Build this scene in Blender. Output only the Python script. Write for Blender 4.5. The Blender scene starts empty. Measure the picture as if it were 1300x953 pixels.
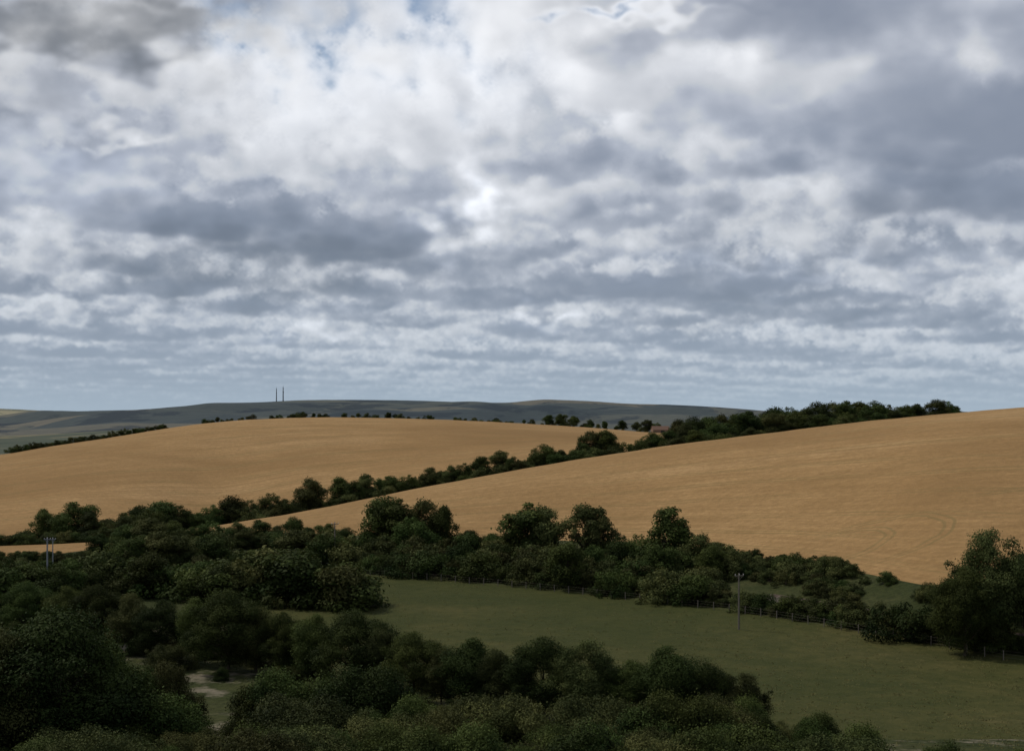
import bpy, math, random
import numpy as np
from mathutils import Vector
random.seed(7); rng=np.random.default_rng(11)
scene=bpy.context.scene
F0=1800.0; EYE=525.0     # survey scale: offset in m at 1800 m range

# ------------------------------------------------------------ terrain survey
def herm(xs,ys,x):
    xs=np.array(xs,float); ys=np.array(ys,float); x=np.clip(np.asarray(x,float),xs[0],xs[-1])
    m=np.zeros_like(ys); s=np.diff(ys)/np.diff(xs)
    m[1:-1]=np.where(s[1:]*s[:-1]>0,2*s[1:]*s[:-1]/(s[1:]+s[:-1]+1e-12),0); m[0]=s[0]; m[-1]=s[-1]
    i=np.clip(np.searchsorted(xs,x,side='right')-1,0,len(xs)-2)
    h=xs[i+1]-xs[i]; t=(x-xs[i])/h
    return ys[i]*(2*t**3-3*t**2+1)+m[i]*h*(t**3-2*t**2+t)+ys[i+1]*(-2*t**3+3*t**2)+m[i+1]*h*(t**3-t**2)

def dz(pts): # (u,d,z)
    return ([p[0] for p in pts],[p[1] for p in pts],[p[2]/p[1] for p in pts])
def dv(pts): # (u,d,v)
    return ([p[0] for p in pts],[p[1] for p in pts],[(EYE-p[2])/F0 for p in pts])
LN={}
LN['E']=dz([(-2200,135,-31),(3500,135,-31)])
LN['F']=dz([(-2200,285,-31),(0,285,-31),(440,275,-31),(600,262,-31),(750,246,-31),(900,228,-31),(1000,215,-31),(1100,203,-31),(1200,192,-31),(1300,181,-31),(1600,172,-31),(3500,165,-30)])
LN['G']=dz([(-2200,300,-31),(0,302,-30.6),(240,334,-29.7),(400,337,-29),(560,325,-28.3),(700,315,-28),(800,303,-27.9),(900,283,-27.5),(1000,260,-27),(1100,235,-26.6),(1190,215,-26.2),(1300,205,-25.8),(1600,195,-25),(3500,190,-23)])
LN['H']=dv([(-2200,340,700),(-200,340,697),(0,340,693),(120,352,688),(240,370,671),(320,386,659),(400,400,645),(500,415,625),(600,430,606),(700,445,588.5),(800,460,573),(900,475,558),(1000,490,546.5),(1100,505,535.5),(1200,515,525.5),(1300,520,517),(1700,540,500),(3500,540,490)])
uu,_,_=LN['H']
Hd=lambda u:herm(LN['H'][0],LN['H'][1],u); Hs=lambda u:herm(LN['H'][0],LN['H'][2],u)
ug=[-2200,-200,0,120,240,400,600,800,1000,1200,1300,1700,3500]
LN['I']=(ug,[float(Hd(u))+30 for u in ug],[float(Hs(u))-(7 if u>200 else -1)/F0 for u in ug])
LN['J']=(ug,[float(Hd(u))+72 for u in ug],[float(Hs(u))-((4 if u<900 else 10) if u>200 else -13)/F0 for u in ug])
LN['K']=dv([(-2200,600,600),(-200,650,590),(0,700,577),(60,725,567),(150,770,553),(200,800,545),(270,835,536),(330,865,531.5),(400,900,529.5),(500,930,530.5),(600,950,534),(700,975,540),(780,990,545),(850,1000,550),(1000,1010,549),(1300,1020,540),(1700,1020,530),(3500,1020,520)])
LN['L']=dv([(-2200,1100,600),(0,1150,582),(200,1200,560),(400,1250,548),(700,1300,556),(1300,1300,556),(3500,1300,545)])
LN['M']=dv([(-2200,1900,560),(-100,1900,556),(0,1900,553),(60,1900,551),(130,1900,547),(220,1900,543),(300,1900,538),(500,1900,537),(700,1900,546),(1000,1900,549),(1400,1900,540),(3500,1900,530)])
LN['N']=dv([(-2200,3400,560),(0,3400,559),(200,3400,552),(400,3400,545),(700,3400,549),(1300,3400,549),(3500,3400,545)])
LN['O']=dv([(-2200,5200,531),(-200,5200,534),(0,5200,538),(60,5200,535),(120,5200,530),(170,5200,527),(250,5200,527),(400,5200,530),(520,5200,522),(600,5200,521),(680,5200,528),(800,5200,527),(1000,5200,531),(1300,5200,530),(3500,5200,528)])
LN['Q']=dv([(-2200,7400,515),(-200,7400,516),(0,7400,519),(45,7400,521.5),(100,7400,525.5),(165,7400,524),(190,7400,519.5),(240,7400,515),(270,7400,511.5),(330,7400,510),(390,7400,508),(500,7400,509),(600,7400,511),(640,7400,511.5),(700,7400,507),(750,7400,509.5),(800,7400,513),(850,7400,514.5),(900,7400,517),(940,7400,520),(1000,7400,523),(1200,7400,525),(1400,7400,521),(3500,7400,514)])
LN['R']=dv([(-2200,11000,530),(3500,11000,530)])
LN['T']=dv([(-2200,45000,526.6),(3500,45000,526.6)])
ORD=list('EFGHIJKLMNOQRT')
NEAR_D=np.array([-150,-60,0,12,60,100,135.]); NEAR_Z=np.array([6,1,-1.8,-3.2,-17,-27,-31.])
_wv=[(rng.uniform(0,6.28),rng.uniform(0,6.28)) for _ in range(24)]
def wav(x,y,lams,k0):
    o=0
    for k,l in enumerate(lams):
        a,p=_wv[(k+k0)%24]; o=o+np.sin((x*math.cos(a)+y*math.sin(a))*6.283/l+p+1.3*np.sin((x*math.sin(a)-y*math.cos(a))*6.283/(l*1.9)+p*2))
    return o/len(lams)
def height(x,y):
    x=np.atleast_1d(np.asarray(x,float)); y=np.atleast_1d(np.asarray(y,float))
    d=y; u=650+F0*x/np.maximum(y,60)
    D=np.array([herm(LN[k][0],LN[k][1],u) for k in ORD]); S=np.array([herm(LN[k][0],LN[k][2],u) for k in ORD])
    X=-1.0/D; q=-1.0/np.clip(d,D[0],D[-1]*0.9999)
    h=np.diff(X,axis=0); s=np.diff(S,axis=0)/h
    m=np.zeros_like(S); m[0]=s[0]; m[-1]=s[-1]
    m[1:-1]=np.where(s[1:]*s[:-1]>0,2*s[1:]*s[:-1]/(s[1:]+s[:-1]+1e-15),0)
    i=np.clip((q[None,:]>=X).sum(0)-1,0,len(ORD)-2); c=np.arange(len(q))
    hh=h[i,c]; t=(q-X[i,c])/hh
    sv=S[i,c]*(2*t**3-3*t**2+1)+m[i,c]*hh*(t**3-2*t**2+t)+S[i+1,c]*(-2*t**3+3*t**2)+m[i+1,c]*hh*(t**3-t**2)
    zf=sv*d
    zn=herm(NEAR_D,NEAR_Z,d)
    z=np.where(d<135,zn,zf)
    z=z+0.10*wav(x,y,[17,29,43],0)+np.clip((d-100)/400,0,1)*0.28*wav(x,y,[90,140],4)
    far=np.clip((d-3500)/1200,0,1)*np.clip((12000-d)/4000,0,1)
    ring=np.clip(np.abs(d-7400)/1500,0.12,1)
    z=z+far*ring*26*wav(x,y,[520,820,1500],7)
    return z
def gz(x,y): return float(height(x,y)[0])
def W(u,d):
    x=(u-650)/F0*d; return x,d
def lineD(k,u): return float(herm(LN[k][0],LN[k][1],u))

# ------------------------------------------------------------ node helpers
class NT:
    def __init__(s,nt): s.nt=nt; s.n=nt.nodes; s.l=nt.links
    def new(s,t,**kw):
        n=s.n.new(t)
        for k,v in kw.items(): setattr(n,k,v)
        return n
    def put(s,sock,v):
        if isinstance(v,bpy.types.NodeSocket): s.l.new(v,sock)
        else: sock.default_value=v
    def m(s,op,a,b=0.0,c=None,clamp=False):
        n=s.new('ShaderNodeMath',operation=op,use_clamp=clamp); s.put(n.inputs[0],a); s.put(n.inputs[1],b)
        if c is not None: s.put(n.inputs[2],c)
        return n.outputs[0]
    def v(s,op,a,b=(0,0,0)):
        n=s.new('ShaderNodeVectorMath',operation=op); s.put(n.inputs[0],a)
        if op=='SCALE': s.put(n.inputs['Scale'],b)
        else: s.put(n.inputs[1],b)
        return n.outputs[0]
    def noise(s,vec,scale,detail=4,rough=.5,color=False,dist=0):
        n=s.new('ShaderNodeTexNoise'); s.put(n.inputs['Vector'],vec); n.inputs['Scale'].default_value=scale
        n.inputs['Detail'].default_value=detail; n.inputs['Roughness'].default_value=rough; n.inputs['Distortion'].default_value=dist
        return n.outputs['Color'] if color else n.outputs['Fac']
    def ramp(s,f,stops,interp='LINEAR'):
        n=s.new('ShaderNodeValToRGB'); n.color_ramp.interpolation=interp; e=n.color_ramp.elements
        while len(e)<len(stops): e.new(0.5)
        for k,(p,c) in enumerate(stops):
            e[k].position=p; e[k].color=(*c,1) if len(c)==3 else c
        s.put(n.inputs[0],f); return n.outputs[0]
    def mix(s,f,a,b,mode='MIX'):
        n=s.new('ShaderNodeMix',data_type='RGBA',blend_type=mode)
        s.put(n.inputs[0],f)
        for sock,v in ((n.inputs[6],a),(n.inputs[7],b)):
            if isinstance(v,tuple): v=(*v,1) if len(v)==3 else v
            s.put(sock,v)
        return n.outputs[2]
    def mapr(s,f,a,b,c=0.,d=1.,smooth=True):
        n=s.new('ShaderNodeMapRange',interpolation_type='SMOOTHSTEP' if smooth else 'LINEAR')
        s.put(n.inputs[0],f); n.inputs[1].default_value=a; n.inputs[2].default_value=b; n.inputs[3].default_value=c; n.inputs[4].default_value=d
        return n.outputs[0]
def newmat(name):
    m=bpy.data.materials.new(name); m.use_nodes=True; t=NT(m.node_tree)
    b=m.node_tree.nodes['Principled BSDF']; b.inputs['Roughness'].default_value=.9; b.inputs['Specular IOR Level'].default_value=.05
    return m,t,b
def bump(t,b,h,strength,dist):
    n=t.new('ShaderNodeBump'); n.inputs['Strength'].default_value=strength; n.inputs['Distance'].default_value=dist
    t.put(n.inputs['Height'],h); t.l.new(n.outputs[0],b.inputs['Normal'])
def simple(name,col,var=.25,scale=3,rough=.85):
    m,t,b=newmat(name); p=t.new('ShaderNodeTexCoord').outputs['Object']; n=t.noise(p,scale,5,.6)
    c=t.mix(n,tuple(v*(1-var) for v in col),tuple(v*(1+var) for v in col)); t.l.new(c,b.inputs['Base Color']); b.inputs['Roughness'].default_value=rough
    return m

# ------------------------------------------------------------ ground materials
def mat_rough(name,chalk):
    m,t,b=newmat(name); p=t.new('ShaderNodeNewGeometry').outputs['Position']
    n1=t.noise(p,.05,5,.6); n2=t.noise(p,1.3,6,.65)
    c=t.ramp(n1,[(.3,(.024,.033,.011)),(.5,(.042,.050,.017)),(.65,(.072,.072,.029))])
    c=t.mix(t.mapr(n2,.35,.65),t.mix(.6,c,(.016,.022,.008)),c)
    if chalk:
        n3=t.noise(p,.09,5,.7); c=t.mix(t.mapr(n3,.50,.62,0,.75),c,(.21,.18,.135))
    t.l.new(c,b.inputs['Base Color']); bump(t,b,n2,1,.4); return m
def mat_pasture():
    m,t,b=newmat('pasture_mat'); p=t.new('ShaderNodeNewGeometry').outputs['Position']
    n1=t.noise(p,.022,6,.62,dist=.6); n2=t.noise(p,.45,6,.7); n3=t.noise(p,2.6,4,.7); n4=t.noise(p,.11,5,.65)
    c=t.ramp(n1,[(.30,(.034,.042,.011)),(.45,(.049,.053,.015)),(.58,(.070,.066,.021)),(.7,(.096,.082,.032))])  # greens kept dark to paint in the cloud shadow over the pasture
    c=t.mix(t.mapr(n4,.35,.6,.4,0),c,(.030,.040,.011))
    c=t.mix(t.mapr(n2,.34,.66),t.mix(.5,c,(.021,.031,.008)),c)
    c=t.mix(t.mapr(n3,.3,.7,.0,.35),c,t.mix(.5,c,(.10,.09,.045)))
    t.l.new(c,b.inputs['Base Color']); bump(t,b,t.m('ADD',n2,n3),1,.2); return m
def mat_wheat(name,lines,tint=1.0,arcs=()):
    m,t,b=newmat(name); p=t.new('ShaderNodeNewGeometry').outputs['Position']; uv=t.new('ShaderNodeUVMap').outputs[0]
    mp=t.new('ShaderNodeMapping'); t.put(mp.inputs['Vector'],uv); mp.inputs['Scale'].default_value=(4,70,1)
    st=t.noise(mp.outputs[0],1.0,7,.7)
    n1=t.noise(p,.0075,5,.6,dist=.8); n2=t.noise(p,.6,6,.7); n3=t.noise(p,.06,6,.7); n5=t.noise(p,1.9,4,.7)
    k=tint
    c=t.ramp(n1,[(.30,(.255*k,.152*k,.062*k)),(.43,(.345*k,.212*k,.090*k)),(.56,(.455*k,.290*k,.130*k)),(.70,(.54*k,.36*k,.178*k))])  # broad tones: uneven ripeness, with cloud shadow patches painted in too
    c=t.mix(t.mapr(st,.34,.64,.6,0),c,(.235,.142,.060))
    c=t.mix(t.mapr(n3,.33,.66,.45,0),c,(.24,.145,.058))
    c=t.mix(t.mapr(n2,.3,.7,.55,0),c,(.18,.108,.042))
    c=t.mix(t.mapr(n5,.35,.7,.3,0),c,(.16,.10,.045))
    wp=t.v('ADD',uv,t.v('SCALE',t.v('SUBTRACT',t.noise(uv,1.6,2,.5,color=True),(.5,.5,.5)),.12))
    sx=t.new('ShaderNodeSeparateXYZ'); t.put(sx.inputs[0],wp)
    w=t.m('FRACT',t.m('MULTIPLY',sx.outputs[1],float(lines)))
    l=t.m('ABSOLUTE',t.m('SUBTRACT',w,.5)); l1=t.mapr(t.m('ABSOLUTE',t.m('SUBTRACT',l,.07)),.04,.008)
    l1=t.m('MULTIPLY',l1,t.mapr(t.noise(p,.03,4),.36,.58))
    for cx,cy,r in arcs:  # headland turning tracks left by the sprayer
        pw=t.v('ADD',p,t.v('SCALE',t.noise(p,.05,2,.5,color=True),5.))
        s2=t.new('ShaderNodeSeparateXYZ'); t.put(s2.inputs[0],pw)
        ax=t.m('SUBTRACT',s2.outputs[0],cx+2.5); ay=t.m('SUBTRACT',s2.outputs[1],cy+2.5)
        dd=t.m('SQRT',t.m('ADD',t.m('MULTIPLY',ax,ax),t.m('MULTIPLY',ay,ay)))
        e=t.m('ABSOLUTE',t.m('SUBTRACT',t.m('ABSOLUTE',t.m('SUBTRACT',dd,r)),.9))
        a1=t.m('MULTIPLY',t.mapr(e,.5,.15),t.mapr(ax,-.3*r,.2*r)); l1=t.m('MAXIMUM',l1,t.m('MULTIPLY',a1,t.mapr(n3,.35,.5,.4,1)))
    c=t.mix(t.m('MULTIPLY',l1,.5),c,(.15,.118,.048))
    c=t.mix(t.mapr(t.noise(p,.035,6,.75),.66,.74,0,.45),c,(.18,.17,.06))
    t.l.new(c,b.inputs['Base Color']); bump(t,b,t.m('ADD',n2,st),1,.4); return m
def mat_mid():
    m,t,b=newmat('downland_mat'); p=t.new('ShaderNodeNewGeometry').outputs['Position']
    n=t.noise(p,.0035,5,.6); c=t.ramp(n,[(.35,(.045,.060,.046)),(.5,(.075,.085,.060)),(.52,(.17,.145,.09)),(.60,(.065,.078,.055))])
    t.l.new(c,b.inputs['Base Color']); return m
def mat_far(name,cols):
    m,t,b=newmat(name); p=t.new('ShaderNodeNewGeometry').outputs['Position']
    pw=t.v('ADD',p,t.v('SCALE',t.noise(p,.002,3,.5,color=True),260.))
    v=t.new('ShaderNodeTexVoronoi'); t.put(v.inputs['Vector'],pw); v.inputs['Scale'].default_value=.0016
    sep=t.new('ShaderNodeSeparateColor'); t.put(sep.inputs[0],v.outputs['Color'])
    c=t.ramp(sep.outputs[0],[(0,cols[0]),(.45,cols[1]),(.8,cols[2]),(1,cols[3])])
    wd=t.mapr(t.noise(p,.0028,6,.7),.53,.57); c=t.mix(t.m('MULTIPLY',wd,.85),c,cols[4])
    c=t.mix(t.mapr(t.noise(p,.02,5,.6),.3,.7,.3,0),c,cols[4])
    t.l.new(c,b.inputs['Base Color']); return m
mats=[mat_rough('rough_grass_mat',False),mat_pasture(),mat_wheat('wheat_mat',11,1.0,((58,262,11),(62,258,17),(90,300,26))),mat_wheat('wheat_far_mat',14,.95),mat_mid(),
      mat_far('far_downs_mat',[(.047,.062,.068),(.062,.076,.076),(.090,.097,.084),(.125,.118,.095),(.029,.040,.050)]),  # far downs: distance haze and cloud shade painted in as dark blue-greens
      mat_far('sunlit_downs_mat',[(.16,.17,.12),(.22,.20,.14),(.31,.26,.17),(.2,.2,.13),(.07,.09,.075)]),mat_rough('chalky_grass_mat',True)]  # sunlit downs: sunlight painted in as paler field colours

# ------------------------------------------------------------ terrain mesh
def build_ground():
    us=np.concatenate([np.arange(-2200,-100,60),np.arange(-100,1400,4.5),np.arange(1400,3501,60)]).astype(float)
    rows=[];band=[];tt=[]
    for a,b,n in [(-150,0,6),(0,60,10),(60,100,10),(100,135,10)]:
        for k in range(n): rows.append(np.full(len(us),a+(b-a)*k/n)); band.append(7); tt.append(k/n)
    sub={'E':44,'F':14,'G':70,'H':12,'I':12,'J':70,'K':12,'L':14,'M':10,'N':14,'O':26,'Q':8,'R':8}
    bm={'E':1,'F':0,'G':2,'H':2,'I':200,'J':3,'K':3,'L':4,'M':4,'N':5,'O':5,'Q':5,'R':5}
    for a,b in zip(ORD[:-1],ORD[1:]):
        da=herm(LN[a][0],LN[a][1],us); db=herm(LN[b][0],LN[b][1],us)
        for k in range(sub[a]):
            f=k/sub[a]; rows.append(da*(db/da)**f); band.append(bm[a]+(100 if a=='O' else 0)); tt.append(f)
    rows.append(herm(LN['T'][0],LN['T'][1],us)); tt.append(1)
    R=np.array(rows); B=(us-650)/F0
    X=B[None,:]*np.maximum(R,60); Z=height(X.ravel(),R.ravel()).reshape(R.shape)
    nr,nc=R.shape
    V=np.stack([X,R,Z],-1).reshape(-1,3)
    i=np.arange(nr-1)[:,None]*nc+np.arange(nc-1)[None,:]
    Fq=np.stack([i,i+1,i+nc+1,i+nc],-1).reshape(-1,4)
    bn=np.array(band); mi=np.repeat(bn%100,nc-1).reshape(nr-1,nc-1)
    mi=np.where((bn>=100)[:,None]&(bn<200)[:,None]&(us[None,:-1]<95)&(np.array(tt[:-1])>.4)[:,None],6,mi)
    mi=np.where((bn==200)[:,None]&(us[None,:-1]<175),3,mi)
    # chalky, thin-soiled scrub slope below the near wood
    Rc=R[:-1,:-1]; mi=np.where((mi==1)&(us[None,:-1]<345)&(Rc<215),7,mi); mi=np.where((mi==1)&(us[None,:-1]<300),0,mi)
    me=bpy.data.meshes.new('ground'); me.vertices.add(len(V)); me.vertices.foreach_set('co',V.ravel())
    me.loops.add(Fq.size); me.loops.foreach_set('vertex_index',Fq.ravel().astype(np.int32))
    me.polygons.add(len(Fq)); me.polygons.foreach_set('loop_start',np.arange(0,Fq.size,4,dtype=np.int32)); me.polygons.foreach_set('loop_total',np.full(len(Fq),4,dtype=np.int32))
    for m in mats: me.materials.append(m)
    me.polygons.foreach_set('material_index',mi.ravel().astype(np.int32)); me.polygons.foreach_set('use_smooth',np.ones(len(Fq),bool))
    uvl=me.uv_layers.new(name='UVMap'); U=np.stack([np.broadcast_to(us[None,:]/1000,(nr,nc)),np.broadcast_to(np.array(tt)[:,None],(nr,nc))],-1).reshape(-1,2)
    uv=U[Fq.ravel()].copy(); f4=uv.reshape(-1,4,2); f4[:,2:,1]=np.where(f4[:,2:,1]<f4[:,:2,1],1.0,f4[:,2:,1])
    uvl.data.foreach_set('uv',f4.ravel()); me.update(calc_edges=True)
    o=bpy.data.objects.new('ground',me); scene.collection.objects.link(o)
build_ground()

# ------------------------------------------------------------ foliage
def leafmat(name,dark,light):
    m,t,b=newmat(name); oi=t.new('ShaderNodeObjectInfo')
    at=t.new('ShaderNodeAttribute',attribute_name='tone').outputs['Fac']
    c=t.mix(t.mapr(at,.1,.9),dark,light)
    hs=t.new('ShaderNodeHueSaturation'); t.put(hs.inputs['Hue'],t.m('MULTIPLY_ADD',oi.outputs['Random'],.045,.472)); t.put(hs.inputs['Value'],t.m('MULTIPLY_ADD',t.m('FRACT',t.m('MULTIPLY',oi.outputs['Random'],7.31)),.9,.5))
    t.put(hs.inputs['Saturation'],1.0); t.l.new(c,hs.inputs['Color']); c=hs.outputs[0]
    b.inputs['Roughness'].default_value=.7; b.inputs['Specular IOR Level'].default_value=.05
    t.l.new(c,b.inputs['Base Color'])
    tr=t.new('ShaderNodeBsdfTranslucent'); t.l.new(c,tr.inputs[0]); mx=t.new('ShaderNodeMixShader'); mx.inputs[0].default_value=.15
    t.l.new(b.outputs[0],mx.inputs[1]); t.l.new(tr.outputs[0],mx.inputs[2]); t.l.new(mx.outputs[0],t.n['Material Output'].inputs[0]); return m
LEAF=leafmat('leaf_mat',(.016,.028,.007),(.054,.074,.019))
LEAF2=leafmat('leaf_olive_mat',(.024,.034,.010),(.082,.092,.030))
BARK=simple('bark_mat',(.07,.058,.042),.4,14)
def tubes(paths,n=5):
    V=[];Fs=[]
    for pts in paths:
        base=len(V)
        for k,(p,r) in enumerate(pts):
            a=pts[min(k+1,len(pts)-1)][0]-pts[max(k-1,0)][0]; a=a/(np.linalg.norm(a)+1e-9)
            s=np.cross(a,[0.3,1,.1]); s/=np.linalg.norm(s); q=np.cross(a,s)
            for j in range(n):
                th=6.283*j/n; V.append(p+r*(math.cos(th)*s+math.sin(th)*q))
        for k in range(len(pts)-1):
            for j in range(n):
                Fs.append((base+k*n+j,base+k*n+(j+1)%n,base+(k+1)*n+(j+1)%n,base+(k+1)*n+j))
    return np.array(V),np.array(Fs)
def make_tree(name,seed,rad=.38,trunk=.16,bot=.12,nclump=34,leaves=9000,ls=.028,shape='round',mat=None,clr=(.10,.19),fill=.2):
    r=np.random.default_rng(seed); cz=(1+bot)/2; hz=(1-bot)/2
    ph=r.uniform(0,6.28,4)
    C=[];R=[]
    while len(C)<nclump:
        p=r.normal(size=3); p/=np.linalg.norm(p); q=p*r.uniform(.35,1)**.5
        rr=clr[0]*.75+(clr[1]*1.12-clr[0]*.75)*r.random()**1.4
        az=math.atan2(q[1],q[0]); lop=1+.20*math.sin(az*2+ph[0]+2*q[2])+.14*math.sin(az*3+ph[1]-3*q[2])
        if shape=='cone':
            z=r.uniform(bot,.93); w=rad*(1-(z-bot)/(1-bot))**.75*1.05+.03; a=r.uniform(0,6.28); k=r.uniform(.2,1)**.5*w; c=np.array([k*math.cos(a),k*math.sin(a),z]); rr*=.55+.6*(1-z)
        elif shape=='bush':
            c=np.array([q[0]*(rad-rr*.5)*lop,q[1]*(rad-rr*.5)*lop,abs(q[2])*(1-rr)*(.70+.3*lop*.8)+.03])
        else:
            taper=1-.25*max(0,q[2]); c=np.array([q[0]*(rad-rr*.55)*taper*lop,q[1]*(rad-rr*.55)*taper*lop,cz+q[2]*(hz-rr*.8)*(.86+.14*lop)])
            c[:2]+=r.normal(size=2)*.035
        C.append(c);R.append(rr)
    C=np.array(C);R=np.array(R)
    if shape!='bush': C[0]=[r.normal()*.05,r.normal()*.05,1-R[0]]
    w=R**2; w/=w.sum(); ci=r.choice(nclump,size=leaves,p=w)
    dr=r.normal(size=(leaves,3)); dr/=np.linalg.norm(dr,axis=1)[:,None]
    flip=(dr[:,2]<0)&(r.random(leaves)<.45); dr[flip,2]*=-1
    rad_f=np.where(r.random(leaves)<fill,r.random(leaves)**.5*.8,r.normal(.94,.16,leaves))
    lump=1+.24*np.sin(dr[:,0]*7+ci)*np.sin(dr[:,1]*6+ci*2)*np.sin(dr[:,2]*7+ci*3)
    P=C[ci]+dr*(R[ci]*rad_f*lump)[:,None]*np.array([1.08,1.08,.84])
    P[:,2]=np.maximum(P[:,2],.01)
    nrm=dr*1.0+r.normal(size=(leaves,3))*.55+np.array([0,0,.3]); nrm/=np.linalg.norm(nrm,axis=1)[:,None]
    t1=np.cross(nrm,r.normal(size=(leaves,3))); t1/=np.linalg.norm(t1,axis=1)[:,None]; t2=np.cross(nrm,t1)
    s=(ls*r.uniform(.55,1.35,leaves))[:,None]
    q=np.stack([P-t1*s*.75,P-t2*s*.42,P+t1*s*.75,P+t2*s*.42],1)
    q[:,1]+=nrm*s*.12; q[:,3]+=nrm*s*.12
    LV=q.reshape(-1,3); LF=np.arange(leaves*4).reshape(-1,4)
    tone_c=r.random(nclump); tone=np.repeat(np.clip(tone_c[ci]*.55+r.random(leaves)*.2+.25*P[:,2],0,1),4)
    paths=[]
    if shape!='bush':
        tr=.022; top=np.array([r.normal()*.02,r.normal()*.02,.72])
        paths.append([(np.array([0,0,-.03]),tr*1.5),(np.array([0,0,.03]),tr),(np.array([.008,.004,trunk]),tr*.85),(top*np.array([.5,.5,.6]),tr*.55),(top,tr*.15)])
        for k in range(min(16,nclump)):
            z0=r.uniform(trunk*.8,.5); a=np.array([0,0,z0]); b_=C[k]; mid=(a+b_)/2+np.array([0,0,-.03])+r.normal(size=3)*.012
            paths.append([(a,tr*.5),(mid,tr*.28),(b_,tr*.08)])
    else:
        for k in range(8):
            a=np.array([r.normal()*.03,r.normal()*.03,-.03]); b_=C[k]; paths.append([(a,.014),((a+b_)/2+r.normal(size=3)*.03,.009),(b_,.003)])
    TV,TF=tubes(paths)
    V=np.vstack([LV,TV]); Fq=np.vstack([LF,TF+len(LV)])
    me=bpy.data.meshes.new(name); me.vertices.add(len(V)); me.vertices.foreach_set('co',V.ravel())
    me.loops.add(Fq.size); me.loops.foreach_set('vertex_index',Fq.ravel().astype(np.int32))
    me.polygons.add(len(Fq)); me.polygons.foreach_set('loop_start',np.arange(0,Fq.size,4,dtype=np.int32)); me.polygons.foreach_set('loop_total',np.full(len(Fq),4,dtype=np.int32))
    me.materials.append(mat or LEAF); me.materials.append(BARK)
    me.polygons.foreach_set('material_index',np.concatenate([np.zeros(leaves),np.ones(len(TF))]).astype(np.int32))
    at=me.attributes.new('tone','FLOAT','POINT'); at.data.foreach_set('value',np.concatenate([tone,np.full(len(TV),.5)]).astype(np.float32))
    me.update(calc_edges=True); return me
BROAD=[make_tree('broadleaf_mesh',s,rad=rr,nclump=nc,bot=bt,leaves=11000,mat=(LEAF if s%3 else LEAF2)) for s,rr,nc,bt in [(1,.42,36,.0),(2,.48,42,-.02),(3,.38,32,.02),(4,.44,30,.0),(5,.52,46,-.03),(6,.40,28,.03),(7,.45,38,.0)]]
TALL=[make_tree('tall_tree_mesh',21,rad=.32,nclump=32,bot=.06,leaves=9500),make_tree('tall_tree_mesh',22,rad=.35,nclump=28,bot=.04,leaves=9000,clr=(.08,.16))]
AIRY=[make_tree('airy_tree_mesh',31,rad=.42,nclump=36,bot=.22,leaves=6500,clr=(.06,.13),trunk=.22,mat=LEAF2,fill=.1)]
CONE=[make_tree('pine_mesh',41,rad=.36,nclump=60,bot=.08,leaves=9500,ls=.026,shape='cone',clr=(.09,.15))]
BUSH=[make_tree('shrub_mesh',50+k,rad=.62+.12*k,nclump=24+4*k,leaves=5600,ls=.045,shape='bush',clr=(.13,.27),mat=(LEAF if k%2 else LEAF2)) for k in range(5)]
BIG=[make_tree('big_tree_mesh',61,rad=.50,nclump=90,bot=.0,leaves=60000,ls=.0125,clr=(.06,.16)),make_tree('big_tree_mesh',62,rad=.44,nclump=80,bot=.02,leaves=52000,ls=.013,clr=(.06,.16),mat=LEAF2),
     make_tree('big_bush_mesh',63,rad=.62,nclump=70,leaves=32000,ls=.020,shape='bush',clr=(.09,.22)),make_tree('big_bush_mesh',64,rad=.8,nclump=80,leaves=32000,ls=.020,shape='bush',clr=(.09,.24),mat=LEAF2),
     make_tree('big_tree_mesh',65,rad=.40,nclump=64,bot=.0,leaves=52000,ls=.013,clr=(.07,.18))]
def place(me,name,u,d,h,wf=1.0,parent=None,sink=.0,dxy=None):
    x,y=W(u,d) if dxy is None else dxy
    o=bpy.data.objects.new(name,me); o.location=(x,y,gz(x,y)-sink); o.scale=(h*wf,h*wf*random.uniform(.9,1.1),h)
    o.rotation_euler=(0,0,random.uniform(0,6.28)); scene.collection.objects.link(o)
    if parent: o.parent=parent
    return o
def vz(v,u,d): # tree height whose top reaches line of sight row v
    x,y=W(u,d); return (EYE-v)/F0*d-gz(x,y)
def tree(kind,u,d,v,wf=1.0,name='broadleaf_tree'):
    h=max(2,vz(v,u,d)); return place(random.choice(kind),name,u,d,h,wf)
def thicket(name,items):
    e=bpy.data.objects.new(name,None); scene.collection.objects.link(e)
    for me,u,d,h,wf in items: place(me,'shrub',u,d,h,wf,parent=e,sink=.1)
    return e

# --- hedgerow trees between the two wheat fields
for u,v,w in [(160,650,1.3),(180,640,1.3),(205,634,1.4),(228,641,1.1),(250,650,1.2),(272,640,1.),(294,627,1.2),(318,634,1.),(345,625,1.1),(362,632,.9),(393,606,1.05),(433,604,1.0),(450,608,.9),(465,600,1.),(482,606,.9),(497,603,1.1),(520,602,1.),(546,592,1.0),(560,597,.9),(572,590,1.0),(590,587,.8),(612,578,1.0),(636,571,1.15),(652,578,.9),(690,562,1.15),(712,570,1.0),(752,546,1.15),(772,545,1.0),(738,560,.9)]:
    tree(BROAD,u,lineD('H',u)+random.uniform(42,66),v,w)
for u,v,w in [(828,547,1.1),(850,545,1.1),(815,556,1.0),(870,552,.9)]: tree(BROAD,u,lineD('H',u)+62,v,w)
it=[]
for u in range(130,1000,8):
    it.append((random.choice(BUSH),u+random.uniform(-5,5),lineD('H',u)+random.uniform(36,66),random.uniform(3.6,6.4),random.uniform(.8,1.3)))
thicket('field_hedgerow',it)
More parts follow.
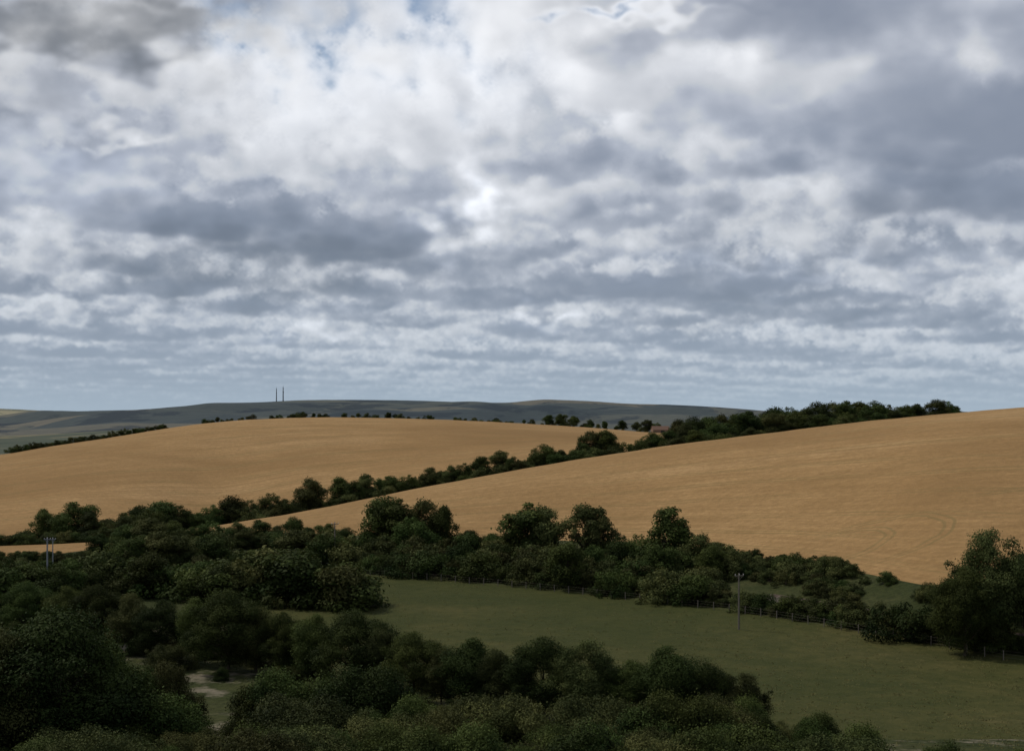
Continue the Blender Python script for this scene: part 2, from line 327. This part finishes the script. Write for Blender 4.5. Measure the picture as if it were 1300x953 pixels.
# --- wood behind the right-hand hill
for u,v in [(862,530),(880,526),(898,527),(915,524),(935,524),(950,520),(968,524),(985,514),(1003,515),(1020,518),(1040,508),(1058,509),(1075,507),(1095,508),(1110,506),(1128,512),(1150,512),(1165,511),(1190,505),(1205,508),(890,536),(925,534),(960,531),(1000,528),(1212,515)]:
    tree(BROAD,u,lineD('H',u)+random.uniform(75,170),v+1,random.uniform(.95,1.25))
it=[(random.choice(BROAD),u+random.uniform(-4,4),lineD('H',u)+random.uniform(30,90),max(3,vz((random.uniform(535,545) if u<960 else random.uniform(523,530) if u<1135 else 521),u,lineD('H',u)+60)),1.25) for u in range(868,1150,9)]
thicket('copse_undergrowth',it)
# --- hedge on crest of far field
it=[]
for u in np.arange(18,212,5.0):
    it.append((random.choice(BUSH),u,lineD('K',u)-random.uniform(4,14),random.uniform(2.2,4.2),random.uniform(.8,1.1)))
for u in np.arange(260,860,6.0):
    if random.random()<.6: it.append((random.choice(BUSH),u+random.uniform(-3,3),lineD('K',u)+random.uniform(5,40),random.uniform(1.8,4.2),random.uniform(.8,1.2)))
thicket('crest_hedge',it)
for u,v,w in [(276,529,1.1),(385,522,1.3),(372,525,1.2),(398,524,1.0),(455,524,1.2),(493,523,1.2),(502,525,1),(546,527,1.2),(578,529,1),(630,530,1.2),(665,532,1),(697,526,1.2),(712,525,1.2),(728,527,1.1),(750,532,1.1),(768,534,1),(790,533,1.2),(808,535,1.1),(822,532,1.2),(835,536,1.)]:
    tree(BROAD,u,lineD('K',u)+random.uniform(10,40),v,w)
# --- left-hand trees
for k,u,d,v,w in [(BROAD,57,372,645,1.0),(BROAD,98,366,636,1.15),(BROAD,113,360,648,1.0),(BROAD,80,362,650,1.0),(BROAD,160,385,655,1.1),(BROAD,186,380,645,1.1),(BROAD,135,330,668,1.4),(BROAD,160,325,664,1.4),(BROAD,190,320,656,1.4),(BROAD,222,330,660,1.3),(BROAD,245,325,668,1.3),(BROAD,268,325,660,1.35),(BROAD,300,330,662,1.3),(BROAD,330,328,659,1.3),(BROAD,352,322,666,1.1),(BROAD,372,330,654,1.0),(BROAD,390,325,668,1.2),(BROAD,415,320,664,1.2),(BROAD,440,318,668,1.2),(BROAD,466,312,672,1.1),
    (TALL,492,304,627,1.25),(TALL,508,300,632,1.1),(BROAD,540,302,632,.95),(BROAD,562,300,640,.75),(BROAD,522,292,655,.9),
    (BROAD,595,295,672,1.1),(BROAD,625,292,676,1.1),(BROAD,648,290,672,.8),(TALL,668,288,637,1.3),(BROAD,690,286,640,.9),(AIRY,742,282,638,1.05),(AIRY,765,280,655,.9),(BROAD,722,250,686,1.0),(BROAD,755,262,690,.9),
    (BROAD,790,268,680,1.0),(BROAD,812,266,677,.9),(CONE,848,262,643,1.15),(CONE,866,260,668,1.0),(BROAD,888,256,676,1.0),(BROAD,905,252,690,.9),(BROAD,835,250,690,1.0)]:
    tree(k,u,d,v,w,'pine_tree' if k is CONE else 'broadleaf_tree')
it=[]
for _ in range(230):
    u=random.uniform(-150,440); d=random.uniform(228,322)
    v=random.uniform(668,702) if d>275 else random.uniform(690,724)
    if u<125: v=random.uniform(706,724); d=min(d,290)
    it.append((random.choice(BROAD if random.random()<.7 else BUSH),u,d,max(3,min(10,vz(v,u,d))),random.uniform(1.0,1.35)))
for _ in range(45):
    u=random.uniform(-200,150); it.append((random.choice(BUSH),u,random.uniform(350,368),random.uniform(2.2,4.2),random.uniform(1.0,1.4)))
for _ in range(170):
    u=random.uniform(430,930); d=lineD('F',u)+random.uniform(0,38)
    it.append((random.choice(BUSH),u,d,random.uniform(2.2,6.5),random.uniform(.75,1.2)))
for _ in range(80):
    u=random.uniform(820,1420); d=lineD('F',u)+random.uniform(0,4)
    it.append((random.choice(BUSH),u,d,random.uniform(1.6,3.8),random.uniform(.8,1.2)))
for _ in range(80):
    u=random.uniform(880,1085); d=lineD('G',u)-random.uniform(2,22)
    it.append((random.choice(BUSH),u,d,random.uniform(1.8,3.6),random.uniform(.9,1.2)))
for _ in range(26):
    u=random.uniform(1090,1500); d=lineD('G',u)-random.uniform(1,9)
    it.append((random.choice(BUSH),u,d,random.uniform(1.2,2.6),random.uniform(.9,1.2)))
thicket('valley_scrub',it)
for u,d,v,w in [(890,232,735,.8),(955,222,750,.9),(1000,216,752,1.0),(1030,213,757,1.0),(1085,206,757,.85),(1150,196,752,.95),(1175,195,765,.9),(1130,200,770,1)]: place(random.choice(BUSH),'hawthorn_bush',u,d,vz(v,u,d),w)
for u,d,v,w,me in [(1258,186,670,.80,BIG[1]),(1300,192,700,.85,BIG[0]),(1225,184,718,.75,BIG[0]),(1345,186,690,.9,BIG[1])]:
    place(me,'oak_tree',u,d,vz(v,u,d),w)
# --- foreground
for u,d,v,w,me in [(-40,200,735,1.0,BIG[1]),(35,198,736,1.0,BIG[0]),(82,196,742,.9,BIG[4]),(125,192,740,.95,BIG[0]),(165,186,752,.9,BIG[1]),(205,182,760,.9,BIG[0]),(250,178,757,.9,BIG[4]),(290,172,746,.95,BIG[0]),(325,172,768,.8,BIG[1]),(360,170,775,.8,BIG[0]),(400,166,778,.9,BIG[4]),(452,160,772,1.0,BIG[0]),(485,158,795,.9,BIG[1]),(525,152,800,1.0,BIG[0]),(560,150,822,.9,BIG[1]),(597,148,808,1.0,BIG[4]),(632,146,822,.9,BIG[1]),(690,143,806,1.0,BIG[0]),(740,141,810,1.0,BIG[1]),(800,140,836,.9,BIG[0]),(850,138,818,1.05,BIG[4]),(900,137,840,.9,BIG[0]),(945,136,852,.9,BIG[1]),
    (70,112,766,1.05,BIG[0]),(0,108,790,.8,BIG[1]),(150,116,822,.8,BIG[4]),(215,118,835,.8,BIG[1]),(-60,112,780,.9,BIG[1])]:
    place(me,'broadleaf_tree',u,d,vz(v,u,d),w)
it=[]
for _ in range(90):
    u=random.uniform(-200,1050); d=random.uniform(112,132)
    if 225<u<350 and d>114: continue
    v=random.uniform(862,925) if u<950 else random.uniform(895,935)
    it.append((random.choice(BIG[2:4]),u,d,max(1.5,vz(v,u,d)),random.uniform(.8,1.05)))
for _ in range(80):
    u=random.uniform(-250,1500); d=random.uniform(92,110)
    it.append((random.choice(BIG[2:4]),u,d,max(1.5,min(7,vz(random.uniform(905,945),u,d))),random.uniform(.85,1.1)))
for _ in range(75):
    u=random.uniform(-150,450); d=random.uniform(150,205)-max(0,u)*.06
    if 200<u<340 and d<165: continue
    it.append((random.choice(BIG[2:4]),u,d,random.uniform(1.6,4.6),random.uniform(.8,1.0)))
for u,v in [(352,838),(440,835),(487,834),(410,850),(320,862)]:
    it.append((BIG[2],u,128,vz(v,u,128),.9))
thicket('foreground_scrub',it)

# ------------------------------------------------------------ built objects
def meshobj(name,V,Fs,mat,parent=None,loc=(0,0,0)):
    me=bpy.data.meshes.new(name); me.from_pydata([tuple(v) for v in V],[],[tuple(int(i) for i in f) for f in Fs]); me.materials.append(mat)
    o=bpy.data.objects.new(name,me); o.location=loc; scene.collection.objects.link(o)
    if parent: o.parent=parent
    return o
def box(cx,cy,cz,sx,sy,sz):
    V=[(cx+a*sx/2,cy+b*sy/2,cz+c*sz/2) for a in(-1,1) for b in(-1,1) for c in(-1,1)]
    return V,[(0,1,3,2),(4,6,7,5),(0,4,5,1),(2,3,7,6),(0,2,6,4),(1,5,7,3)]
def join(parts):
    V=[];Fs=[]
    for v,f in parts:
        b=len(V); V+=list(map(tuple,v)); Fs+=[tuple(i+b for i in q) for q in f]
    return V,Fs
WOOD=simple('weathered_wood_mat',(.16,.14,.115),.3,6); STEEL=simple('galvanised_steel_mat',(.22,.23,.24),.2,5,.5); CER=simple('ceramic_mat',(.5,.48,.44),.1,5,.3)
A=np.array
def pole(u,d,h,name='utility_pole',mat=WOOD,rot=.4,arm=1.5,r=.14):
    x,y=W(u,d); e=bpy.data.objects.new(name,None); e.location=(x,y,gz(x,y)); e.rotation_euler=(0,0,rot); scene.collection.objects.link(e)
    meshobj('post',*tubes([[(A([0,0,-.3]),r*1.1),(A([0,0,h*.5]),r*.9),(A([0,0,h]),r*.7),(A([0,0,h+.03]),.01)]],10),mat,e)
    meshobj('crossarm',*join([box(0,-.14,h-.35,arm,.1,.12)]),mat,e)
    meshobj('brace',*tubes([[(A([0,-.14,h-1.0]),.025),(A([arm*.35,-.15,h-.4]),.025)],[(A([0,-.14,h-1.0]),.025),(A([-arm*.35,-.15,h-.4]),.025)]],5),mat,e)
    for k,px in enumerate((-arm*.45,0,arm*.45)):
        meshobj('insulator_%d'%(k+1),*tubes([[(A([px,-.14,h-.29]),.03),(A([px,-.14,h-.2]),.07),(A([px,-.14,h-.12]),.05),(A([px,-.14,h-.05]),.01)]],8),CER,e)
pole(938,206,8.2); pole(425,283,9.2)
pole(60,262,8.4,name='signal_mast',mat=STEEL,arm=1.2,r=.17); pole(67,266,8.0,name='signal_mast',mat=STEEL,arm=1.0,r=.12)

def fence():
    us=np.arange(430,1700,2.0); P=[]
    for u in us:
        d=lineD('F',u)-3; P.append(W(u,d))
    acc=99;prev=P[0]
    sel=[]
    for p in P:
        acc+=math.hypot(p[0]-prev[0],p[1]-prev[1]); prev=p
        if acc>=3: sel.append(p); acc=0
    zs=[gz(*p) for p in sel]; tb=[]
    for (x,y),z in zip(sel,zs):
        dx=random.uniform(-.05,.05); tb.append([(A([x,y,z-.2]),.07),(A([x+dx,y,z+1.25]),.06),(A([x+dx,y,z+1.27]),.01)])
    for hh in (.35,.75,1.15): tb.append([(A([x,y+.07,z+hh]),.008) for (x,y),z in zip(sel,zs)])
    meshobj('post_and_wire_fence',*tubes(tb,6),WOOD)
fence()
def railway():
    e=bpy.data.objects.new('railway_track',None); scene.collection.objects.link(e)
    us=np.arange(975,2000,6.0); c=[]
    for u in us:
        d=.7*lineD('F',u)+.3*lineD('G',u); c.append(W(u,d))
    c=np.array(c); tg=np.gradient(c,axis=0); tg/=np.linalg.norm(tg,axis=1)[:,None]; nm=np.stack([-tg[:,1],tg[:,0]],1)
    cz=height(c[:,0],c[:,1])+.35; k=np.ones(9)/9; cz=np.convolve(np.pad(cz,4,mode='edge'),k,mode='valid')
    def strip(offs,hs):
        V=[];Fs=[];n=len(offs)
        for i in range(len(c)):
            for o,h in zip(offs,hs): V.append((c[i,0]+nm[i,0]*o,c[i,1]+nm[i,1]*o,cz[i]+h))
        for i in range(len(c)-1):
            for j in range(n-1): Fs.append((i*n+j,i*n+j+1,(i+1)*n+j+1,(i+1)*n+j))
        return V,Fs
    bal=simple('ballast_mat',(.075,.068,.055),.4,2.5)
    meshobj('ballast',*strip([-2.9,-1.7,1.7,2.9],[-1.1,0,0,-1.1]),bal,e)
    meshobj('rails',*join([strip([o-.035,o-.035,o+.035,o+.035],[.02,.2,.2,.02]) for o in(-.72,.72)]),simple('rail_steel_mat',(.16,.12,.10),.3,4,.5),e)
    parts=[]
    for i in range(len(c)-1):
        p=c[i]; t=tg[i]; n=nm[i]; q=[p+n*1.25+t*.13,p+n*1.25-t*.13,p-n*1.25-t*.13,p-n*1.25+t*.13]
        vv=[(a[0],a[1],cz[i]+.004) for a in q]+[(a[0],a[1],cz[i]+.06) for a in q]
        parts.append((vv,[(4,5,6,7),(0,1,5,4),(1,2,6,5),(2,3,7,6),(3,0,4,7)]))
    meshobj('sleepers',*join(parts),WOOD,e)
railway()
def mast(u,h,w):
    d=7380.; x,y=W(u,d); z=gz(x,y); e=bpy.data.objects.new('radio_mast',None); e.location=(x,y,z); scene.collection.objects.link(e)
    tb=[];n=9; an=[math.radians(a) for a in(90,210,330)]
    lv=[(k/n*h,w*(1-.6*k/n)) for k in range(n+1)]
    pt=lambda a,k:A([lv[k][1]*math.cos(an[a]),lv[k][1]*math.sin(an[a]),lv[k][0]-(5 if k==0 else 0)])
    for a in range(3):
        tb.append([(pt(a,k),.75) for k in range(n+1)])
        for k in range(n): tb.append([(pt(a,k),.35),(pt((a+1)%3,k+1),.35)]); tb.append([(pt((a+1)%3,k),.35),(pt(a,k+1),.35)])
    meshobj('lattice',*tubes(tb,5),simple('mast_steel_mat',(.05,.055,.06),.1,1),e)
    meshobj('antenna',*tubes([[(A([0,0,h-1]),.9),(A([0,0,h*1.12]),.5)]],6),bpy.data.materials['mast_steel_mat'],e)
    meshobj('platform',*tubes([[(A([0,0,h*.62]),.1),(A([0,0,h*.62]),w*1.0),(A([0,0,h*.68]),w*1.0),(A([0,0,h*.68]),.1)]],8),bpy.data.materials['mast_steel_mat'],e)
mast(351,66,2.6); mast(359.5,72,3.4)
x,y=W(838,1014); z=gz(x,y)-.6; e=bpy.data.objects.new('farm_barn',None); e.location=(x,y,z); e.rotation_euler=(0,0,.15); scene.collection.objects.link(e)
BR=simple('brick_mat',(.22,.15,.11),.25,2); TL=simple('roof_tile_mat',(.15,.095,.07),.25,2); DK=simple('door_mat',(.05,.05,.045),.2,3)
meshobj('walls',[(-6,-3.5,-1),(6,-3.5,-1),(6,3.5,-1),(-6,3.5,-1),(-6,-3.5,3),(6,-3.5,3),(6,3.5,3),(-6,3.5,3),(-6,0,5.3),(6,0,5.3)],[(0,1,5,4),(2,3,7,6),(1,2,6,9,5),(3,0,4,8,7)],BR,e)
meshobj('roof',[(-6.4,-4,2.75),(6.4,-4,2.75),(6.4,0,5.5),(-6.4,0,5.5),(6.4,4,2.75),(-6.4,4,2.75)],[(0,1,2,3),(3,2,4,5)],TL,e)
meshobj('door',*box(1,-3.53,1.2,2.6,.1,2.4),DK,e)
def tussocks():
    n=5200; r=np.random.default_rng(5); u=r.uniform(330,1500,n); f=r.random(n); k=.5+.5*np.sin(u*.03+f*9); keep=r.random(n)<.25+.75*k; u=u[keep];f=f[keep]; n=len(u)
    Fd=herm(LN['F'][0],LN['F'][1],u); d=128+(Fd-2-128)*f; x=(u-650)/F0*d; z=height(x,d)
    nb=7; x=np.repeat(x,nb)+r.normal(0,.16,n*nb); y=np.repeat(d,nb)+r.normal(0,.16,n*nb); z=np.repeat(z,nb)
    hh=r.uniform(.08,.20,n*nb); a=r.uniform(0,6.28,n*nb); w=.035
    V=np.stack([np.stack([x-w*np.cos(a),y-w*np.sin(a),z-.02],-1),np.stack([x+w*np.cos(a),y+w*np.sin(a),z-.02],-1),np.stack([x+r.normal(0,.1,n*nb),y+r.normal(0,.1,n*nb),z+hh],-1)],1).reshape(-1,3)
    me=bpy.data.meshes.new('grass_tussocks'); me.from_pydata(V.tolist(),[],np.arange(len(V)).reshape(-1,3).tolist()); me.materials.append(simple('tussock_mat',(.15,.135,.055),.5,.3))
    o=bpy.data.objects.new('grass_tussocks',me); scene.collection.objects.link(o)
tussocks()

# ------------------------------------------------------------ sun + sky
SUN_EL=math.radians(50); SUN_AZ=math.radians(-62)   # azimuth from +Y, clockwise
sd=Vector((math.sin(SUN_AZ)*math.cos(SUN_EL),math.cos(SUN_AZ)*math.cos(SUN_EL),math.sin(SUN_EL)))
l=bpy.data.lights.new('sun','SUN'); l.energy=2.6; l.angle=math.radians(3); l.color=(1,.93,.82)
lo=bpy.data.objects.new('sun',l); lo.rotation_euler=sd.to_track_quat('Z','Y').to_euler(); lo.location=(0,0,200); scene.collection.objects.link(lo)
# cloud layer: density volume marched once per sky direction
def cloud_sky():
    rg=np.random.default_rng(9); N=112
    def worley(c):
        pts=rg.random((c,c,c,3)).astype(np.float32); g=(np.arange(N)/N*c).astype(np.float32)
        ix=np.floor(g).astype(int); fx=g-ix; best=np.full((N,N,N),9,np.float32)
        for a in(-1,0,1):
            for b in(-1,0,1):
                for d in(-1,0,1):
                    q=pts[((ix+a)%c)[:,None,None],((ix+b)%c)[None,:,None],((ix+d)%c)[None,None,:]]
                    dd=(q[...,0]+a-fx[:,None,None])**2+(q[...,1]+b-fx[None,:,None])**2+(q[...,2]+d-fx[None,None,:])**2
                    best=np.minimum(best,dd)
        return 1-np.clip(np.sqrt(best),0,1)
    W1=.55*worley(5)+.30*worley(10)+.15*worley(21)
    k=np.fft.fftfreq(N)*N; kk=np.sqrt(k[:,None,None]**2+k[None,:,None]**2+k[None,None,:]**2); kk[0,0,0]=1
    sp=np.fft.fftn(rg.normal(size=(N,N,N)))*kk**-2.2; sp[0,0,0]=0; fb=np.real(np.fft.ifftn(sp)); fb=(fb/fb.std()).astype(np.float32)
    W1=(W1-W1.mean())/W1.std()
    L=(.62*fb+.55*W1).astype(np.float32); L=(L/L.std()).ravel(); Dv=W1.astype(np.float32).ravel(); FB=fb.ravel()
    def samp(vol,x,y,z,per):
        x=(x*(N/per))%N; y=(y*(N/per))%N; z=(z*(N/per))%N
        xi=x.astype(np.int32); yi=y.astype(np.int32); zi=z.astype(np.int32)
        fx=x-xi; fy=y-yi; fz=z-zi; xi%=N; yi%=N; zi%=N; x1=(xi+1)%N; y1=(yi+1)%N; z1=(zi+1)%N
        a=xi*(N*N); b=x1*(N*N); c=yi*N; d=y1*N
        v00=vol[a+c+zi]*(1-fz)+vol[a+c+z1]*fz; v01=vol[a+d+zi]*(1-fz)+vol[a+d+z1]*fz
        v10=vol[b+c+zi]*(1-fz)+vol[b+c+z1]*fz; v11=vol[b+d+zi]*(1-fz)+vol[b+d+z1]*fz
        return (v00*(1-fy)+v01*fy)*(1-fx)+(v10*(1-fy)+v11*fy)*fx
    WI,HE=1500,540; SPL=.84; AZM=34.0; ELM=18.0
    az=np.radians(np.linspace(-AZM,AZM,WI)).astype(np.float32)
    vv=np.linspace(0,1,HE); el=np.where(vv<SPL,vv/SPL*ELM,ELM+(vv-SPL)/(1-SPL)*(90-ELM)); el=np.radians(el).astype(np.float32)
    AZ,EL=np.meshgrid(az,el); AZ=AZ.ravel(); EL=EL.ravel(); n=len(AZ)
    dx=np.sin(AZ)*np.cos(EL); dy=np.cos(AZ)*np.cos(EL); dzz=np.sin(EL)
    R=6371.0; BASE=1.2; TH=1.6
    hit=lambda h: -R*dzz+np.sqrt((R*dzz)**2+2*R*h)
    t0=hit(BASE); t1=np.minimum(hit(BASE+TH),t0+26); t0=t0.astype(np.float32); t1=t1.astype(np.float32)
    su=650+F0*np.tan(AZ); sv=EYE-F0*np.tan(np.minimum(EL,1.2))/np.cos(AZ)
    wob=samp(Dv,su/400,sv/250,su*0+.3,1.0)*22; wob2=samp(Dv,su/380+.3,sv/230+.2,su*0+.7,1.0)*12
    def G(u,v,ru,rv): return np.exp(-(((su+wob-u)/ru)**2+((sv+wob2-v)/rv)**2))
    cov=.6*G(120,40,280,60)-1.0*G(800,14,100,12)+.3*G(100,215,90,50)-.9*G(45,383,95,11)+.35*G(330,340,280,42)+.3*G(1050,290,240,60)-.40*G(600,265,35,40)-.32*G(850,110,400,90)-.55*G(150,165,60,14)-.15*G(400,130,200,60)-.12*G(650,440,900,50)
    cov=cov+.12*samp(FB,su/1500,sv/420,su*0+.35,1.0)
    dark=1.3*G(110,25,260,48)+.4*G(40,120,110,35)-.8*G(80,215,100,45)+.85*G(330,335,290,42)+.5*G(1060,290,240,55)-.85*G(600,262,40,55)-.45*G(800,100,450,90)+.35*G(980,390,260,20)-.8*G(420,425,60,11)-.9*G(690,405,40,11)-.4*G(1000,340,200,10)
    warm=np.clip(G(110,25,260,48)+.5*G(650,70,700,110),0,1).astype(np.float32)
    dark=dark.astype(np.float32); cov=cov.astype(np.float32)
    def dens(x,y,h,c,det):
        z=h*TH
        b=.62*samp(L,x,y,z*1.2,14.0)+.78*samp(L,x*.8-y*.6+3,x*.6+y*.8,z*.9+2,5.4)
        prof=np.clip(h/.09,0,1)
        v=b*.58+.48+c-1.1*h-(1-prof)*1.6+.33*samp(Dv,x,y,z,1.9)
        if det: v=v+.10*samp(Dv,y,x,z,.6)
        return np.clip(v,0,1.1)
    NS=56; T=np.ones(n,np.float32); C=np.zeros((n,3),np.float32); dist=np.zeros(n,np.float32); jit=rg.random(n).astype(np.float32)
    sx,sy,sz=sd; PW=1.5; LEN=t1-t0
    for s in range(NS):
        act=np.nonzero(T>.02)[0]
        if len(act)==0: break
        f=(s+jit[act])/NS; t=t0[act]+LEN[act]*f**PW; dta=LEN[act]*PW*f**(PW-1)/NS
        x=dx[act]*t; y=dy[act]*t; alt=dzz[act]*t+t*t/(2*R); h=np.clip((alt-BASE)/TH,0,1)
        d=dens(x,y,h,cov[act],True); k=np.nonzero(d>.003)[0]
        if len(k)==0: continue
        a=act[k]; x=x[k];y=y[k];h=h[k];d=d[k];tt=t[k]; dtk=dta[k]
        tau=0
        for st,wt in ((.07,.10),(.20,.17),(.46,.34)):
            hh=h+sz*st/TH; q=dens(x+sx*st,y+sy*st,np.minimum(hh,1),cov[a],False)*(hh<1); tau=tau+q*wt
        tau=tau*8.0*(1+.6*np.clip(dark[a],-.8,2))
        lit=.60*np.exp(-tau)+.40*np.exp(-tau*.24)
        amb=.2+.8*h
        dk=np.exp(-.42*dark[a])*.92
        wm=warm[a]
        r=(lit*1.06+amb*.17)*dk; g=(lit*1.03+amb*.20)*dk; b=(lit*.98+amb*.28)*dk
        al=1-np.exp(-d*dtk*10.0); w=T[a]*al
        C[a,0]+=w*(r*.86+(.094+.018*wm)*dk); C[a,1]+=w*(g*.86+(.126-.002*wm)*dk); C[a,2]+=w*(b*.86+(.205-.05*wm)*dk)
        dist[a]+=w*tt; T[a]*=1-al
    A_=1-T; dm=dist/np.maximum(A_,1e-3)
    C=C/np.maximum(A_,1e-3)[:,None]
    lum=C@np.array([.3,.5,.2]); C=C*((np.maximum(lum,.02)/.38)**.16)[:,None]; C=np.where(C>.6,.6+(C-.6)*.6,C)
    hz=(1-np.exp(-dm/36))[:,None]; C=C*(1-hz)+np.array([.37,.46,.55])*hz
    img=np.concatenate([C,A_[:,None]],1).reshape(HE,WI,4)
    p=np.pad(img,((1,1),(1,1),(0,0)),mode='edge')
    img=sum(wt*p[1+a:1+a+HE,1+b:1+b+WI] for a,b,wt in [(0,0,.28),(1,0,.12),(-1,0,.12),(0,1,.12),(0,-1,.12),(1,1,.06),(-1,1,.06),(1,-1,.06),(-1,-1,.06)])
    im=bpy.data.images.new('sky_clouds',WI,HE,alpha=True,float_buffer=True); im.colorspace_settings.name='Non-Color'; im.alpha_mode='CHANNEL_PACKED'
    im.pixels.foreach_set(img.astype(np.float32).ravel()); im.update(); im.pack()
    return im,AZM,ELM,SPL
im,AZM,ELM,SPL=cloud_sky()
w=bpy.data.worlds.new('World'); scene.world=w; w.use_nodes=True; t=NT(w.node_tree); w.node_tree.nodes.clear()
sky=t.new('ShaderNodeTexSky',sky_type='NISHITA'); sky.sun_disc=False; sky.sun_elevation=SUN_EL; sky.sun_rotation=SUN_AZ; sky.air_density=1; sky.dust_density=1.5
g=t.new('ShaderNodeTexCoord').outputs['Generated']; sp=t.new('ShaderNodeSeparateXYZ'); t.put(sp.inputs[0],g); X,Y,Z=sp.outputs
az=t.m('ARCTAN2',X,Y); u=t.m('DIVIDE',t.m('PINGPONG',t.m('ADD',az,math.radians(AZM)+math.radians(AZM)*4),math.radians(2*AZM)),math.radians(2*AZM))
el=t.m('MAXIMUM',t.m('ARCSINE',Z),0.0); EM=math.radians(ELM)
v=t.m('ADD',t.m('MULTIPLY',t.m('MINIMUM',el,EM),SPL/EM),t.m('MULTIPLY',t.m('MAXIMUM',t.m('SUBTRACT',el,EM),0.0),(1-SPL)/(math.pi/2-EM)))
v=t.m('MULTIPLY_ADD',v,.997,.0015)
cb=t.new('ShaderNodeCombineXYZ'); t.put(cb.inputs[0],u); t.put(cb.inputs[1],v)
ti=t.new('ShaderNodeTexImage',interpolation='Cubic',extension='EXTEND'); ti.image=im; t.put(ti.inputs[0],cb.outputs[0])
b1=t.new('ShaderNodeBackground'); t.put(b1.inputs[0],sky.outputs[0]); b1.inputs[1].default_value=.09
b2=t.new('ShaderNodeBackground'); t.put(b2.inputs[0],ti.outputs[0]); b2.inputs[1].default_value=1.0
mx=t.new('ShaderNodeMixShader'); t.put(mx.inputs[0],ti.outputs[1]); t.l.new(b1.outputs[0],mx.inputs[1]); t.l.new(b2.outputs[0],mx.inputs[2])
out=t.new('ShaderNodeOutputWorld'); t.l.new(mx.outputs[0],out.inputs[0])

# ------------------------------------------------------------ camera
cam=bpy.data.cameras.new('camera'); cam.sensor_width=36; cam.lens=36*F0/1300; cam.shift_y=(EYE-476.5)/1300; cam.clip_start=.5; cam.clip_end=100000
co=bpy.data.objects.new('camera',cam); co.rotation_euler=(math.radians(90),0,0); co.location=(0,0,0); scene.collection.objects.link(co); scene.camera=co
scene.view_settings.view_transform='Standard'; scene.view_settings.look='None'; scene.view_settings.exposure=0
